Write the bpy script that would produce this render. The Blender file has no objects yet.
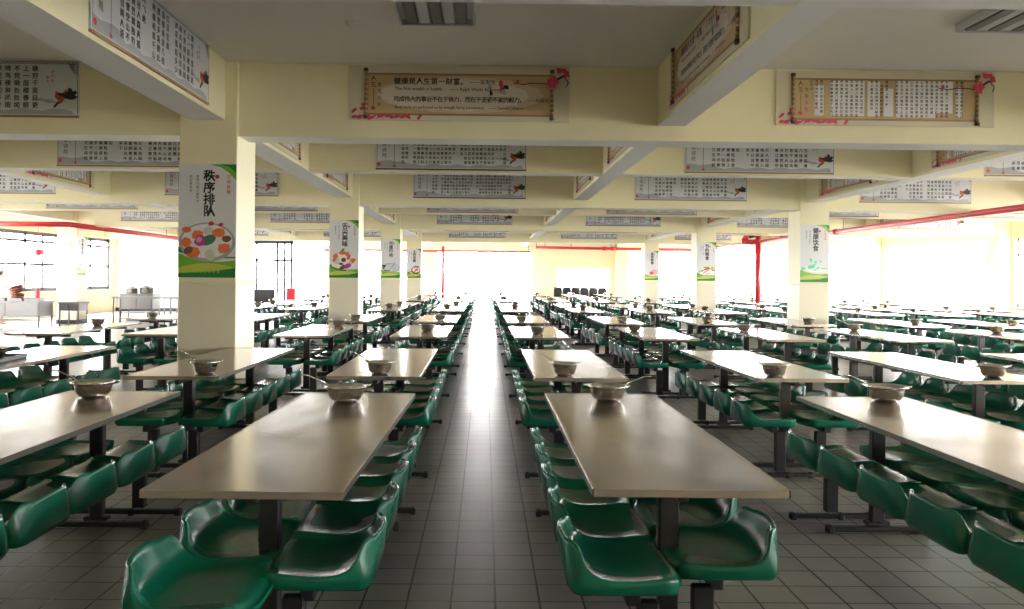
import bpy, bmesh, math, random
from mathutils import Vector, Matrix, Euler
random.seed(7)
S = bpy.context.scene
COL = S.collection
PI = math.pi

# ------------------------------------------------------------------ camera
cam_d = bpy.data.cameras.new('camera')
cam = bpy.data.objects.new('camera', cam_d)
COL.objects.link(cam)
F_PX = 797.0
cam_d.sensor_width = 36.0
cam_d.lens = F_PX / 1024 * 36
cam_d.shift_x = 18.7 / 1024
cam_d.shift_y = -26.5 / 1024
cam_d.clip_end = 400
cam_d.clip_start = 0.05
cam.matrix_world = (Matrix.Translation((0, 0, 1.5)) @ Matrix.Rotation(math.radians(-0.6), 4, 'Z')
                    @ Matrix.Rotation(PI / 2, 4, 'X') @ Matrix.Rotation(0.0095, 4, 'Z'))
S.camera = cam

# ------------------------------------------------------------------ world, view
SKY = 42.0
w = bpy.data.worlds.new('overcast_sky')
S.world = w
w.use_nodes = True
bg = w.node_tree.nodes['Background']
bg.inputs[0].default_value = (1.0, 0.965, 0.985, 1)
bg.inputs[1].default_value = SKY
S.view_settings.view_transform = 'Standard'
S.view_settings.look = 'None'
S.view_settings.gamma = 1
S.view_settings.use_curve_mapping = False
S.view_settings.exposure = 0.12
S.cycles.max_bounces = 8
S.cycles.diffuse_bounces = 6
S.cycles.glossy_bounces = 4
S.cycles.transparent_max_bounces = 12
S.cycles.sample_clamp_indirect = 12
S.cycles.use_denoising = True


def portal(loc, rot, sx, sy):
    """daylight portal filling one real window opening (guides the sky light through it; gives off no light itself)"""
    d = bpy.data.lights.new('window_daylight', 'AREA')
    d.shape = 'RECTANGLE'
    d.size, d.size_y = sx, sy
    d.cycles.is_portal = True
    o = bpy.data.objects.new('window_daylight', d)
    o.location = loc
    o.rotation_euler = rot
    COL.objects.link(o)


# ------------------------------------------------------------------ materials
MATS = {}


def mat(name, col, rough=0.6, metal=0.0, spec=0.5, noise=0.0, nscale=8.0, bump=0.0, bscale=60.0, coat=0.0):
    m = bpy.data.materials.new(name)
    m.use_nodes = True
    nt = m.node_tree
    b = nt.nodes['Principled BSDF']
    b.inputs['Base Color'].default_value = (*col, 1)
    b.inputs['Roughness'].default_value = rough
    b.inputs['Metallic'].default_value = metal
    b.inputs['Specular IOR Level'].default_value = spec
    b.inputs['Coat Weight'].default_value = coat
    tc = None
    if noise or bump:
        tc = nt.nodes.new('ShaderNodeTexCoord')
    if noise:
        n = nt.nodes.new('ShaderNodeTexNoise')
        n.inputs['Scale'].default_value = nscale
        n.inputs['Detail'].default_value = 4
        nt.links.new(tc.outputs['Object'], n.inputs['Vector'])
        mx = nt.nodes.new('ShaderNodeMixRGB')
        mx.inputs[1].default_value = (*[c * (1 - noise) for c in col], 1)
        mx.inputs[2].default_value = (*[min(1, c * (1 + noise)) for c in col], 1)
        nt.links.new(n.outputs['Fac'], mx.inputs[0])
        nt.links.new(mx.outputs[0], b.inputs['Base Color'])
    if bump:
        n2 = nt.nodes.new('ShaderNodeTexNoise')
        n2.inputs['Scale'].default_value = bscale
        nt.links.new(tc.outputs['Object'], n2.inputs['Vector'])
        bp = nt.nodes.new('ShaderNodeBump')
        bp.inputs['Strength'].default_value = bump
        bp.inputs['Distance'].default_value = 0.002
        nt.links.new(n2.outputs['Fac'], bp.inputs['Height'])
        nt.links.new(bp.outputs[0], b.inputs['Normal'])
    MATS[name] = m
    return m


CREAM = mat('cream_paint', (0.80, 0.735, 0.50), 0.55, noise=0.03, nscale=1.5, bump=0.15)
WHITEP = mat('white_paint', (0.88, 0.865, 0.85), 0.6, noise=0.02, nscale=2, bump=0.15)
CEIL = mat('ceiling_paint', (0.84, 0.81, 0.76), 0.7, noise=0.03, nscale=1.2, bump=0.1)
DADO = mat('pale_dado_paint', (0.74, 0.68, 0.52), 0.5, noise=0.03, nscale=3)
GREEN = mat('green_plastic', (0.005, 0.145, 0.085), 0.27, spec=0.42, noise=0.08, nscale=5)
BLACK = mat('black_steel', (0.018, 0.018, 0.022), 0.38, spec=0.5, noise=0.2, nscale=12)
RUBBER = mat('black_rubber', (0.012, 0.012, 0.012), 0.6)
REDP = mat('red_pipe_paint', (0.42, 0.012, 0.02), 0.35)
STEEL = mat('polished_steel', (0.72, 0.70, 0.67), 0.10, metal=1.0)
BRUSH = mat('brushed_steel', (0.17, 0.165, 0.165), 0.45, metal=0.5, noise=0.06, nscale=20)
EDGE = mat('bright_edge_steel', (0.56, 0.50, 0.46), 0.22, metal=1.0)
BBOARD = mat('black_skirting', (0.02, 0.02, 0.022), 0.4)
OUT = mat('outdoor_concrete', (0.75, 0.75, 0.72), 0.9, noise=0.08, nscale=0.5)
ALU = mat('aluminium_frame', (0.62, 0.62, 0.66), 0.4, metal=0.3)
DFRAME = mat('dark_window_frame', (0.06, 0.06, 0.07), 0.4)
GREYB = mat('grey_banner_print', (0.62, 0.63, 0.66), 0.45, noise=0.05, nscale=3)
GREYD = mat('misty_grey_print', (0.36, 0.37, 0.40), 0.45, noise=0.15, nscale=6)
INK = mat('black_ink_print', (0.015, 0.013, 0.015), 0.5)
REDINK = mat('red_ink_print', (0.55, 0.03, 0.04), 0.5)
BLOSSOM = mat('pink_blossom_print', (0.60, 0.04, 0.10), 0.5, noise=0.35, nscale=30)
PINKL = mat('pale_pink_print', (0.75, 0.35, 0.45), 0.5)
LEAF = mat('green_leaf_print', (0.05, 0.22, 0.12), 0.5)
RUST = mat('rust_ink_print', (0.42, 0.07, 0.03), 0.5)
CREAMB = mat('ivory_banner_print', (0.62, 0.57, 0.42), 0.45, noise=0.06, nscale=4)
TAN = mat('tan_scroll_print', (0.47, 0.33, 0.17), 0.5, noise=0.12, nscale=5)
TAND = mat('brown_scroll_border', (0.26, 0.16, 0.07), 0.5)
TANL = mat('pale_scroll_print', (0.66, 0.58, 0.50), 0.5, noise=0.05, nscale=5)
WPATCH = mat('white_text_patch', (0.78, 0.76, 0.78), 0.5)
WOODP = mat('dark_wood_print', (0.10, 0.045, 0.03), 0.45, noise=0.3, nscale=15)
POSTW = mat('white_poster_print', (0.72, 0.72, 0.74), 0.4, noise=0.02)
PGREEN = mat('leaf_green_print', (0.16, 0.42, 0.03), 0.4, noise=0.3, nscale=9)
PGREEND = mat('deep_green_print', (0.01, 0.18, 0.03), 0.4)
PYEL = mat('yellow_green_print', (0.50, 0.55, 0.08), 0.4)
PLATEW = mat('plate_white_print', (0.82, 0.80, 0.80), 0.4)
SALMON = mat('salmon_print', (0.72, 0.16, 0.04), 0.4, noise=0.3, nscale=25)
TOFU = mat('tofu_print', (0.62, 0.60, 0.48), 0.4, noise=0.15, nscale=20)
ORCHID = mat('orchid_print', (0.48, 0.04, 0.32), 0.4, noise=0.2, nscale=20)
BROWNP = mat('brown_food_print', (0.14, 0.06, 0.03), 0.4, noise=0.3, nscale=20)
MINT = mat('mint_print', (0.12, 0.62, 0.40), 0.4)
PALEB = mat('lamp_diffuser', (0.60, 0.60, 0.63), 0.4)
LDARK = mat('lamp_louvre', (0.16, 0.16, 0.17), 0.3, metal=0.5)
BROWN = mat('brown_wicker', (0.06, 0.028, 0.018), 0.7, noise=0.4, nscale=60)
SKIN = mat('skin', (0.50, 0.30, 0.22), 0.5)
CLOTH = mat('white_cotton', (0.78, 0.78, 0.80), 0.8)
HAIR = mat('black_hair', (0.015, 0.012, 0.012), 0.5)
REDPL = mat('red_plastic', (0.62, 0.01, 0.04), 0.35)
CABG = mat('grey_cabinet', (0.50, 0.49, 0.50), 0.45)
FOODD = mat('dark_food', (0.05, 0.035, 0.02), 0.6, noise=0.6, nscale=40)
ORANGE = mat('stew_orange', (0.45, 0.14, 0.04), 0.4, noise=0.3, nscale=40)
BLADE = mat('bowl_steel', (0.74, 0.72, 0.70), 0.12, metal=1.0)


def table_mat():
    m = bpy.data.materials.new('steel_table_top')
    m.use_nodes = True
    nt = m.node_tree
    b = nt.nodes['Principled BSDF']
    b.inputs['Metallic'].default_value = 1.0
    tc = nt.nodes.new('ShaderNodeTexCoord')
    mp = nt.nodes.new('ShaderNodeMapping')
    mp.inputs['Scale'].default_value = (3.0, 1.3, 3)
    nt.links.new(tc.outputs['Object'], mp.inputs[0])
    n = nt.nodes.new('ShaderNodeTexNoise')
    n.inputs['Scale'].default_value = 2.2
    n.inputs['Detail'].default_value = 5
    nt.links.new(mp.outputs[0], n.inputs['Vector'])
    cr = nt.nodes.new('ShaderNodeValToRGB')
    cr.color_ramp.elements[0].position = 0.3
    cr.color_ramp.elements[0].color = (0.43, 0.375, 0.335, 1)
    cr.color_ramp.elements[1].position = 0.7
    cr.color_ramp.elements[1].color = (0.54, 0.485, 0.44, 1)
    nt.links.new(n.outputs['Fac'], cr.inputs[0])
    nt.links.new(cr.outputs[0], b.inputs['Base Color'])
    mr = nt.nodes.new('ShaderNodeMapRange')
    mr.inputs['To Min'].default_value = 0.10
    mr.inputs['To Max'].default_value = 0.26
    nt.links.new(n.outputs['Fac'], mr.inputs['Value'])
    nt.links.new(mr.outputs[0], b.inputs['Roughness'])
    n2 = nt.nodes.new('ShaderNodeTexNoise')
    n2.inputs['Scale'].default_value = 9
    nt.links.new(tc.outputs['Object'], n2.inputs['Vector'])
    bp = nt.nodes.new('ShaderNodeBump')
    bp.inputs['Strength'].default_value = 0.12
    bp.inputs['Distance'].default_value = 0.004
    nt.links.new(n2.outputs['Fac'], bp.inputs['Height'])
    nt.links.new(bp.outputs[0], b.inputs['Normal'])
    return m


def floor_mat():
    m = bpy.data.materials.new('grey_floor_tiles')
    m.use_nodes = True
    nt = m.node_tree
    b = nt.nodes['Principled BSDF']
    tc = nt.nodes.new('ShaderNodeTexCoord')
    mp = nt.nodes.new('ShaderNodeMapping')
    mp.inputs['Location'].default_value = (-0.062 + 0.2045 * 200, -0.015 + 0.2045 * 200, 0)
    nt.links.new(tc.outputs['Object'], mp.inputs[0])
    br = nt.nodes.new('ShaderNodeTexBrick')
    br.offset = 0
    br.inputs['Scale'].default_value = 1.0
    br.inputs['Brick Width'].default_value = 0.2045
    br.inputs['Row Height'].default_value = 0.2045
    br.inputs['Mortar Size'].default_value = 0.0052
    br.inputs['Mortar Smooth'].default_value = 0.1
    br.inputs['Color1'].default_value = (0.33, 0.315, 0.305, 1)
    br.inputs['Color2'].default_value = (0.40, 0.385, 0.37, 1)
    br.inputs['Mortar'].default_value = (0.012, 0.011, 0.011, 1)
    nt.links.new(mp.outputs[0], br.inputs['Vector'])
    n = nt.nodes.new('ShaderNodeTexNoise')
    n.inputs['Scale'].default_value = 0.9
    n.inputs['Detail'].default_value = 6
    nt.links.new(tc.outputs['Object'], n.inputs['Vector'])
    mx = nt.nodes.new('ShaderNodeMixRGB')
    mx.blend_type = 'MULTIPLY'
    mx.inputs[0].default_value = 0.35
    nt.links.new(br.outputs['Color'], mx.inputs[1])
    nt.links.new(n.outputs['Color'], mx.inputs[2])
    nt.links.new(mx.outputs[0], b.inputs['Base Color'])
    mr = nt.nodes.new('ShaderNodeMapRange')
    mr.inputs['To Min'].default_value = 0.22
    mr.inputs['To Max'].default_value = 0.42
    nt.links.new(n.outputs['Fac'], mr.inputs['Value'])
    nt.links.new(mr.outputs[0], b.inputs['Roughness'])
    bp = nt.nodes.new('ShaderNodeBump')
    bp.inputs['Strength'].default_value = 0.5
    bp.inputs['Distance'].default_value = 0.003
    bp.invert = True
    nt.links.new(br.outputs['Fac'], bp.inputs['Height'])
    nt.links.new(bp.outputs[0], b.inputs['Normal'])
    return m


def glass_mat():
    m = bpy.data.materials.new('window_glass')
    m.use_nodes = True
    nt = m.node_tree
    nt.nodes.clear()
    out = nt.nodes.new('ShaderNodeOutputMaterial')
    t = nt.nodes.new('ShaderNodeBsdfTransparent')
    t.inputs[0].default_value = (0.96, 0.98, 0.97, 1)
    g = nt.nodes.new('ShaderNodeBsdfGlossy')
    g.inputs['Roughness'].default_value = 0.02
    mx = nt.nodes.new('ShaderNodeMixShader')
    mx.inputs[0].default_value = 0.06
    nt.links.new(t.outputs[0], mx.inputs[1])
    nt.links.new(g.outputs[0], mx.inputs[2])
    nt.links.new(mx.outputs[0], out.inputs[0])
    return m


TABLE = table_mat()
FLOOR = floor_mat()
GLASS = glass_mat()


# ------------------------------------------------------------------ mesh helpers
def bx(bm, x0, x1, y0, y1, z0, z1, bev=0.0, mi=0, seg=1):
    vs = [bm.verts.new((x, y, z)) for x in (x0, x1) for y in (y0, y1) for z in (z0, z1)]
    q = [(0, 1, 3, 2), (4, 6, 7, 5), (0, 4, 5, 1), (2, 3, 7, 6), (0, 2, 6, 4), (1, 5, 7, 3)]
    fs = []
    for a in q:
        f = bm.faces.new([vs[i] for i in a])
        f.material_index = mi
        fs.append(f)
    if bev:
        es = list({e for f in fs for e in f.edges})
        bmesh.ops.bevel(bm, geom=es, offset=bev, segments=seg, affect='EDGES', profile=0.5)
    return fs


def rod(bm, p, q, r, n=10, r2=None, mi=0, cap=True):
    p, q = Vector(p), Vector(q)
    r2 = r if r2 is None else r2
    d = (q - p).normalized()
    u = d.orthogonal().normalized()
    v = d.cross(u)
    A = [bm.verts.new(p + (u * math.cos(2 * PI * i / n) + v * math.sin(2 * PI * i / n)) * r) for i in range(n)]
    B = [bm.verts.new(q + (u * math.cos(2 * PI * i / n) + v * math.sin(2 * PI * i / n)) * r2) for i in range(n)]
    for i in range(n):
        f = bm.faces.new((A[i], A[(i + 1) % n], B[(i + 1) % n], B[i]))
        f.smooth = True
        f.material_index = mi
    if cap:
        bm.faces.new(A[::-1]).material_index = mi
        bm.faces.new(B).material_index = mi


def tube(bm, pts, r, n=10):
    for a, b in zip(pts[:-1], pts[1:]):
        rod(bm, a, b, r, n)
    for p in pts[1:-1]:
        ball(bm, p, (r, r, r), 8, n)


def ball(bm, c, rad, nu=10, nv=14, mi=0):
    m = bmesh.ops.create_uvsphere(bm, u_segments=nv, v_segments=nu, radius=1,
                                  matrix=Matrix.Translation(c) @ Matrix.Diagonal((*rad, 1)))
    for v in m['verts']:
        for f in v.link_faces:
            f.smooth = True
            f.material_index = mi


def lathe(bm, prof, c=(0, 0, 0), n=28, mi=0):
    rings = []
    for r, z in prof:
        if r < 1e-5:
            rings.append([bm.verts.new((c[0], c[1], c[2] + z))])
        else:
            rings.append([bm.verts.new((c[0] + r * math.cos(2 * PI * i / n), c[1] + r * math.sin(2 * PI * i / n), c[2] + z)) for i in range(n)])
    for A, B in zip(rings[:-1], rings[1:]):
        for i in range(n):
            j = (i + 1) % n
            if len(A) == 1:
                f = bm.faces.new((A[0], B[i], B[j]))
            elif len(B) == 1:
                f = bm.faces.new((A[i], A[j], B[0]))
            else:
                f = bm.faces.new((A[i], A[j], B[j], B[i]))
            f.smooth = True
            f.material_index = mi


def link(name, bm, mats, parent=None, loc=None):
    me = bpy.data.meshes.new(name)
    bmesh.ops.recalc_face_normals(bm, faces=bm.faces[:])
    bm.to_mesh(me)
    bm.free()
    for m in (mats if isinstance(mats, (list, tuple)) else [mats]):
        me.materials.append(m)
    o = bpy.data.objects.new(name, me)
    COL.objects.link(o)
    if parent:
        o.parent = parent
    if loc:
        o.location = loc
    return o


def tag(o, label, cat, group=None, kind=None):
    o['label'] = label
    o['category'] = cat
    if group:
        o['group'] = group
    if kind:
        o['kind'] = kind
    return o


def struct(name, bm, m, parent=None):
    o = link(name, bm, m, parent)
    if not parent:
        o['kind'] = 'structure'
    return o


def thing(name, label, cat, loc=(0, 0, 0), rz=0.0, group=None):
    o = bpy.data.objects.new(name, None)
    COL.objects.link(o)
    o.empty_display_size = 0.1
    o.location = loc
    o.rotation_euler = (0, 0, rz)
    return tag(o, label, cat, group)


def dup(root, loc, rz=0.0, label=None, group=None):
    r = root.copy()
    COL.objects.link(r)
    r.location = loc
    r.rotation_euler = (0, 0, rz)
    if label:
        r['label'] = label
    if group:
        r['group'] = group
    for ch in list(root.children):
        c = ch.copy()
        COL.objects.link(c)
        c.parent = r
        for g in list(ch.children):
            d = g.copy()
            COL.objects.link(d)
            d.parent = c
    return r


NB = bmesh.new
PY = [8.2 + 7.9 * k for k in range(4)]           # pillar lines: front faces at 8.2, 16.1, 24.0, 31.9
YW = 39.8                                          # far wall
XR, XL = 15.95, -15.2
ZC = 3.70
YB = -6.5

# ------------------------------------------------------------------ setting
bm = NB(); bx(bm, XL - .3, XR + .3, YB - .3, YW + 8.2, -0.12, 0)
struct('floor', bm, FLOOR)
bm = NB(); bx(bm, -120, 140, -60, 190, -0.9, -0.25)
struct('ground', bm, OUT)
bm = NB(); bx(bm, XL - .3, XR + .3, YB - .3, YW + .3, ZC, ZC + .2)
struct('ceiling', bm, CEIL)
bm = NB(); bx(bm, XL - .3, XR + .3, YB - .3, YB, 0, ZC)
struct('wall_back', bm, CREAM)

WIN = 0


def win_sheet(plane, a0, a1, z0, z1, at, cols, hbars, fm, rev=1, ft=0.03, fd=0.05):
    """one window: frame mesh (structure) with the glass as its child; plane 'x' runs along X at y=at, 'y' runs along Y at x=at"""
    global WIN
    WIN += 1
    b = NB()

    def B(u0, u1, za, zb):
        if plane == 'x':
            bx(b, u0, u1, at - fd / 2, at + fd / 2, za, zb)
        else:
            bx(b, at - fd / 2, at + fd / 2, u0, u1, za, zb)
    B(a0, a1, z0, z0 + ft * 1.4); B(a0, a1, z1 - ft * 1.4, z1)
    for u in [a0 + ft * .7] + list(cols) + [a1 - ft * .7]:
        B(u - ft / 2, u + ft / 2, z0, z1)
    for h in hbars:
        B(a0, a1, h - ft / 2, h + ft / 2)
    o = struct('window_%d' % WIN, b, fm)
    g = NB()
    e = .004
    if plane == 'x':
        bx(g, a0 + .01, a1 - .01, at - e, at + e, z0 + .01, z1 - .01)
    else:
        bx(g, at - e, at + e, a0 + .01, a1 - .01, z0 + .01, z1 - .01)
    link('window_pane', g, GLASS, o)
    return o


# window-side wall (X = XR), openings between pilasters
bm = NB()
bays = [(YB + .6, 0.2)] + [(PY[0] - 7.9 + .75 + 7.9 * k, PY[0] - .15 + 7.9 * k) for k in range(5)]
SILL, HEAD = 0.78, 2.86
bx(bm, XR, XR + .25, YB, YW + .25, 0, SILL)
bx(bm, XR, XR + .25, YB, YW + .25, HEAD, ZC)
prev = YB
for a, b_ in bays:
    bx(bm, XR, XR + .25, prev, a, SILL, HEAD)
    prev = b_
bx(bm, XR, XR + .25, prev, YW + .25, SILL, HEAD)
struct('wall_right', bm, CREAM)
for a, b_ in bays:
    L = b_ - a
    win_sheet('y', a, b_, SILL, HEAD, XR + .12, [a + L * .25, a + L * .5, a + L * .62, a + L * .75], [2.35], ALU, ft=.06)
    portal((XR + .3, (a + b_) / 2, (SILL + HEAD) / 2), (0, PI / 2, 0), HEAD - SILL, L)
    b = NB(); bx(b, XR - .06, XR + .02, a - .05, b_ + .05, SILL - .04, SILL, .005)
    o = struct('trim_sill', b, WHITEP)
for k in range(-1, 4):
    y = PY[0] + 7.9 * k
    b = NB(); bx(b, XR - .4, XR, y, y + .6, 0, ZC)
    struct('wall_pilaster', b, CREAM)

# kitchen-side wall (X = XL)
bm = NB()
LW = [(9.0, 15.6), (17.0, 23.4), (25.0, 32.6)]
bx(bm, XL - .25, XL, YB, 33.2, 0, .9)
bx(bm, XL - .25, XL, YB, 33.2, 2.92, ZC)
prev = YB
for a, b_ in LW:
    bx(bm, XL - .25, XL, prev, a, .9, 2.92)
    prev = b_
bx(bm, XL - .25, XL, prev, 33.2, .9, 2.92)
struct('wall_left', bm, CREAM)
for a, b_ in LW:
    L = b_ - a
    win_sheet('y', a, b_, .9, 2.92, XL - .12, [a + L * .22, a + L * .36, a + L * .55, a + L * .8], [1.82, 2.60], DFRAME, ft=.09)
    portal((XL - .3, (a + b_) / 2, 1.9), (0, -PI / 2, 0), 2.0, L)

# kitchen end wall at y 33, with glazed screen and glazed return
bm = NB(); bx(bm, XL - .25, -9.9, 33.0, 33.25, 0, ZC); bx(bm, -9.9, -7.95, 33.0, 33.25, 2.95, ZC)
struct('wall_kitchen', bm, WHITEP)
b = NB(); bx(b, XL, -9.9, 32.97, 33.0, 0, .14)
struct('baseboard_kitchen', b, BBOARD)
win_sheet('x', -9.9, -7.95, 0.0, 2.95, 33.1, [-9.45, -8.6, -8.3], [2.15], DFRAME, ft=.09)
win_sheet('y', 33.2, YW, 0.0, 2.95, -7.9, [34.2, 35.3, 36.4, 37.5, 38.6], [], ALU, ft=.07)
b = NB(); bx(b, -8.02, -7.8, 33.0, YW, 2.95, ZC)
struct('wall_kitchen_return', b, CREAM)
portal((-8.9, 33.4, 1.5), (PI / 2, 0, 0), 1.9, 2.8)

# far wall
bm = NB()
T = YW + .25
bx(bm, -8.0, XR + .25, YW, T, 2.88, ZC)
bx(bm, -8.0, -7.7, YW, T, 0, 2.88)
bx(bm, -3.35, -2.46, YW, T, 0, 2.88)
bx(bm, 2.41, 3.6, YW, T, 0, 2.88)
bx(bm, 3.6, 6.27, YW, T, 0, .92)
bx(bm, 3.6, 6.27, YW, T, 2.05, 2.88)
bx(bm, 6.27, 7.1, YW, T, 0, 2.88)
bx(bm, 7.1, XR + .25, YW, T, 0, .7)
bx(bm, 14.9, XR + .25, YW, T, .7, 2.88)
struct('wall_front', bm, CREAM)
win_sheet('x', -7.7, -3.35, 0.0, 2.88, YW + .12, [-6.6, -5.5, -4.4], [2.4], ALU)
win_sheet('x', 3.6, 6.27, .92, 2.05, YW + .12, [4.15, 4.5, 5.35], [], ALU)
win_sheet('x', 7.1, 14.9, .7, 2.88, YW + .12, [8.6, 10.2, 11.8, 13.4], [], ALU)
for a, b_, z0, z1 in ((-7.7, -3.35, 0, 2.88), (-2.46, 2.41, 0, 2.88), (3.6, 6.27, .92, 2.05), (7.1, 14.9, .7, 2.88)):
    portal(((a + b_) / 2, YW + .4, (z0 + z1) / 2), (-PI / 2, 0, 0), b_ - a, z1 - z0)
b = NB(); bx(b, 6.5, 7.1, YW - .5, YW, 0, ZC)
struct('wall_pilaster', b, CREAM)
# open double door in the far wall: white frame
b = NB()
bx(b, -2.46, -2.38, YW + .02, YW + .2, 0, 2.88); bx(b, 2.33, 2.41, YW + .02, YW + .2, 0, 2.88)
bx(b, -2.38, 2.33, YW + .02, YW + .2, 2.8, 2.88)
d = struct('door_1', b, WHITEP)
b = NB(); bx(b, -2.6, 2.6, YW + 8.0, YW + 8.2, 0, .04)
struct('trim_threshold', b, BBOARD)


# beams: cream sides, white soffit
def beam(name, x0, x1, y0, y1, z0):
    b = NB()
    bx(b, x0, x1, y0, y1, z0, ZC + .02)
    b.faces.ensure_lookup_table()
    b.normal_update()
    o = struct(name, b, [CREAM, WHITEP])
    for p in o.data.polygons:
        if p.normal.z < -.5:
            p.material_index = 1


PBZ, SBZ = 2.937, 3.095
for k in range(-1, 4):
    y = PY[0] + 7.9 * k + .05
    beam('ceiling_beam', XL, XR, y, y + .38, PBZ)
for yc in (-3.5, 4.48, 12.24, 20.1, 28.0, 35.9):
    beam('ceiling_beam', XL, XR, yc - .14, yc + .14, SBZ)
for xc, hw in ((-12.53, .18), (-2.86, .18), (6.68, .18), (-7.7, .14), (1.92, .14), (11.65, .14)):
    beam('ceiling_beam', xc - hw, xc + hw, YB, YW, SBZ - .003)


# pillars
def pillar(xc, y, name='pillar'):
    b = NB()
    bx(b, xc - .295, xc + .295, y, y + .65, 1.42, ZC, .008)
    bx(b, xc - .298, xc + .298, y - .003, y + .653, .12, 1.42, .008, mi=1)
    bx(b, xc - .305, xc + .305, y - .01, y + .66, 0, .13, .004, mi=2)
    return struct(name, b, [CREAM, DADO, BBOARD])


for y in [PY[0] - 7.9] + PY:
    for xc in (-2.848, 6.68):
        pillar(xc, y)
    if y < 30:
        pillar(-12.53, y)

# ------------------------------------------------------------------ text helper


GLYPH = {}


def glyph(ch, bold):
    k = (ch, bold)
    if k not in GLYPH:
        c = bpy.data.curves.new('t', 'FONT')
        c.body = ch
        c.size = 1
        c.resolution_u = 1
        c.offset = bold
        o = bpy.data.objects.new('t', c)
        COL.objects.link(o)
        bpy.context.view_layer.update()
        me = bpy.data.meshes.new_from_object(o.evaluated_get(bpy.context.evaluated_depsgraph_get()))
        vs = [(v.co.x, v.co.y) for v in me.vertices]
        fs = [tuple(p.vertices) for p in me.polygons]
        GLYPH[k] = (vs, fs)
        bpy.data.objects.remove(o)
        bpy.data.curves.remove(c)
        bpy.data.meshes.remove(me)
    return GLYPH[k]


_em = glyph('\u56fd', 0)[0]
EM = max(v[0] for v in _em) - min(v[0] for v in _em)
EX0 = min(v[0] for v in _em)
EY0 = (max(v[1] for v in _em) + min(v[1] for v in _em)) / 2


def chars(bm_, cells, y, mi, bold=0.0):
    """cells: (character, x centre, z centre, printed height)"""
    V, Fc = [], []
    for ch, x, z, h in cells:
        if ch in ' \u3000':
            continue
        vs, fs = glyph(ch, 0)
        k = h / EM
        for q, (ox, oz) in enumerate(((0, 0), (bold, 0), (0, bold), (bold, bold)) if bold else ((0, 0),)):
            n = len(V)
            V += [(x + (vx + ox - EX0 - EM / 2) * k, y - q * .00015, z + (vy + oz - EY0) * k) for vx, vy in vs]
            Fc += [tuple(n + i for i in f) for f in fs]
    me = bpy.data.meshes.new('t')
    me.from_pydata(V, [], Fc)
    n0 = len(bm_.faces)
    bm_.from_mesh(me)
    bm_.faces.ensure_lookup_table()
    for f in bm_.faces[n0:]:
        f.material_index = mi
    bpy.data.meshes.remove(me)


def column(bm_, txt, h, x, z, pitch, y, mi, bold=0.0):
    chars(bm_, [(c, x, z - i * pitch, h) for i, c in enumerate(txt)], y, mi, bold)


def line(bm_, txt, h, x, z, pitch, y, mi, bold=0.0):
    chars(bm_, [(c, x + (i + .5) * pitch, z, h) for i, c in enumerate(txt)], y, mi, bold)


def grid(bm_, cols, rows, x0, x1, z0, z1, h, y, mi, gaps=(), short=(), start=0, bold=.006):
    """vertical writing, columns filled from the far column"""
    short = dict(short)
    px, pz = (x1 - x0) / cols, (z1 - z0) / rows
    i = start
    cells = []
    for c in range(cols - 1, -1, -1):
        if c in gaps:
            continue
        for r in range(short.get(c, rows)):
            cells.append((POEM[i % len(POEM)], x0 + (c + .5) * px, z1 - (r + .5) * pz, h))
            i += 1
    chars(bm_, cells, y, mi, bold)


def latin(bm_, body, size, x, z, y, mi, width=None):
    """a line of Latin lettering, optionally fitted to a width"""
    c = bpy.data.curves.new('t', 'FONT')
    c.body = body
    c.size = size
    c.resolution_u = 1
    c.offset = .0008
    o = bpy.data.objects.new('t', c)
    COL.objects.link(o)
    bpy.context.view_layer.update()
    me = bpy.data.meshes.new_from_object(o.evaluated_get(bpy.context.evaluated_depsgraph_get()))
    sx = 1
    if width:
        sx = width / max(v.co.x for v in me.vertices)
    me.transform(Matrix.Translation((x, y, z)) @ Matrix.Rotation(PI / 2, 4, 'X') @ Matrix.Diagonal((sx, 1, 1, 1)))
    n0 = len(bm_.faces)
    bm_.from_mesh(me)
    bm_.faces.ensure_lookup_table()
    for f in bm_.faces[n0:]:
        f.material_index = mi
    bpy.data.objects.remove(o)
    bpy.data.curves.remove(c)
    bpy.data.meshes.remove(me)


def poly(bm_, pts, y, mi=0):
    f = bm_.faces.new([bm_.verts.new((p[0], y, p[1])) for p in pts])
    f.material_index = mi


def blob(bm_, x, z, rx, rz, y, mi, rnd=.15, n=14, rot=0.0, seed=None):
    R = random.Random(seed if seed is not None else int((x * 977 + z * 331) * 1000))
    pts = []
    for i in range(n):
        a = 2 * PI * i / n
        k = 1 + R.uniform(-rnd, rnd)
        u, v = rx * k * math.cos(a), rz * k * math.sin(a)
        pts.append((x + u * math.cos(rot) - v * math.sin(rot), z + u * math.sin(rot) + v * math.cos(rot)))
    poly(bm_, pts[::-1], y, mi)


def stroke(bm_, pts, w, y, mi):
    for (ax, az), (bx_, bz) in zip(pts[:-1], pts[1:]):
        d = Vector((bx_ - ax, bz - az)).normalized()
        n = Vector((-d.y, d.x)) * w / 2
        poly(bm_, [(ax + n.x, az + n.y), (bx_ + n.x, bz + n.y), (bx_ - n.x, bz - n.y), (ax - n.x, az - n.y)], y, mi)


POEM = ('床前明月光疑是地上霜举头望明月低头思故乡白日依山尽黄河入海流欲穷千里目更上一层楼春眠不觉晓处处闻啼鸟夜来风雨声花落知多少'
        '红豆生南国春来发几枝愿君多采撷此物最相思千山鸟飞绝万径人踪灭孤舟蓑笠翁独钓寒江雪空山不见人但闻人语响返景入深林复照青苔上'
        '锄禾日当午汗滴禾下土谁知盘中餐粒粒皆辛苦离离原上草一岁一枯荣野火烧不尽春风吹又生')


# --- grey poem banner (2.28 x .57); local: x along the beam, -y towards the viewer, z up from its lower edge
BW, BH = 2.28, 0.57


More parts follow.
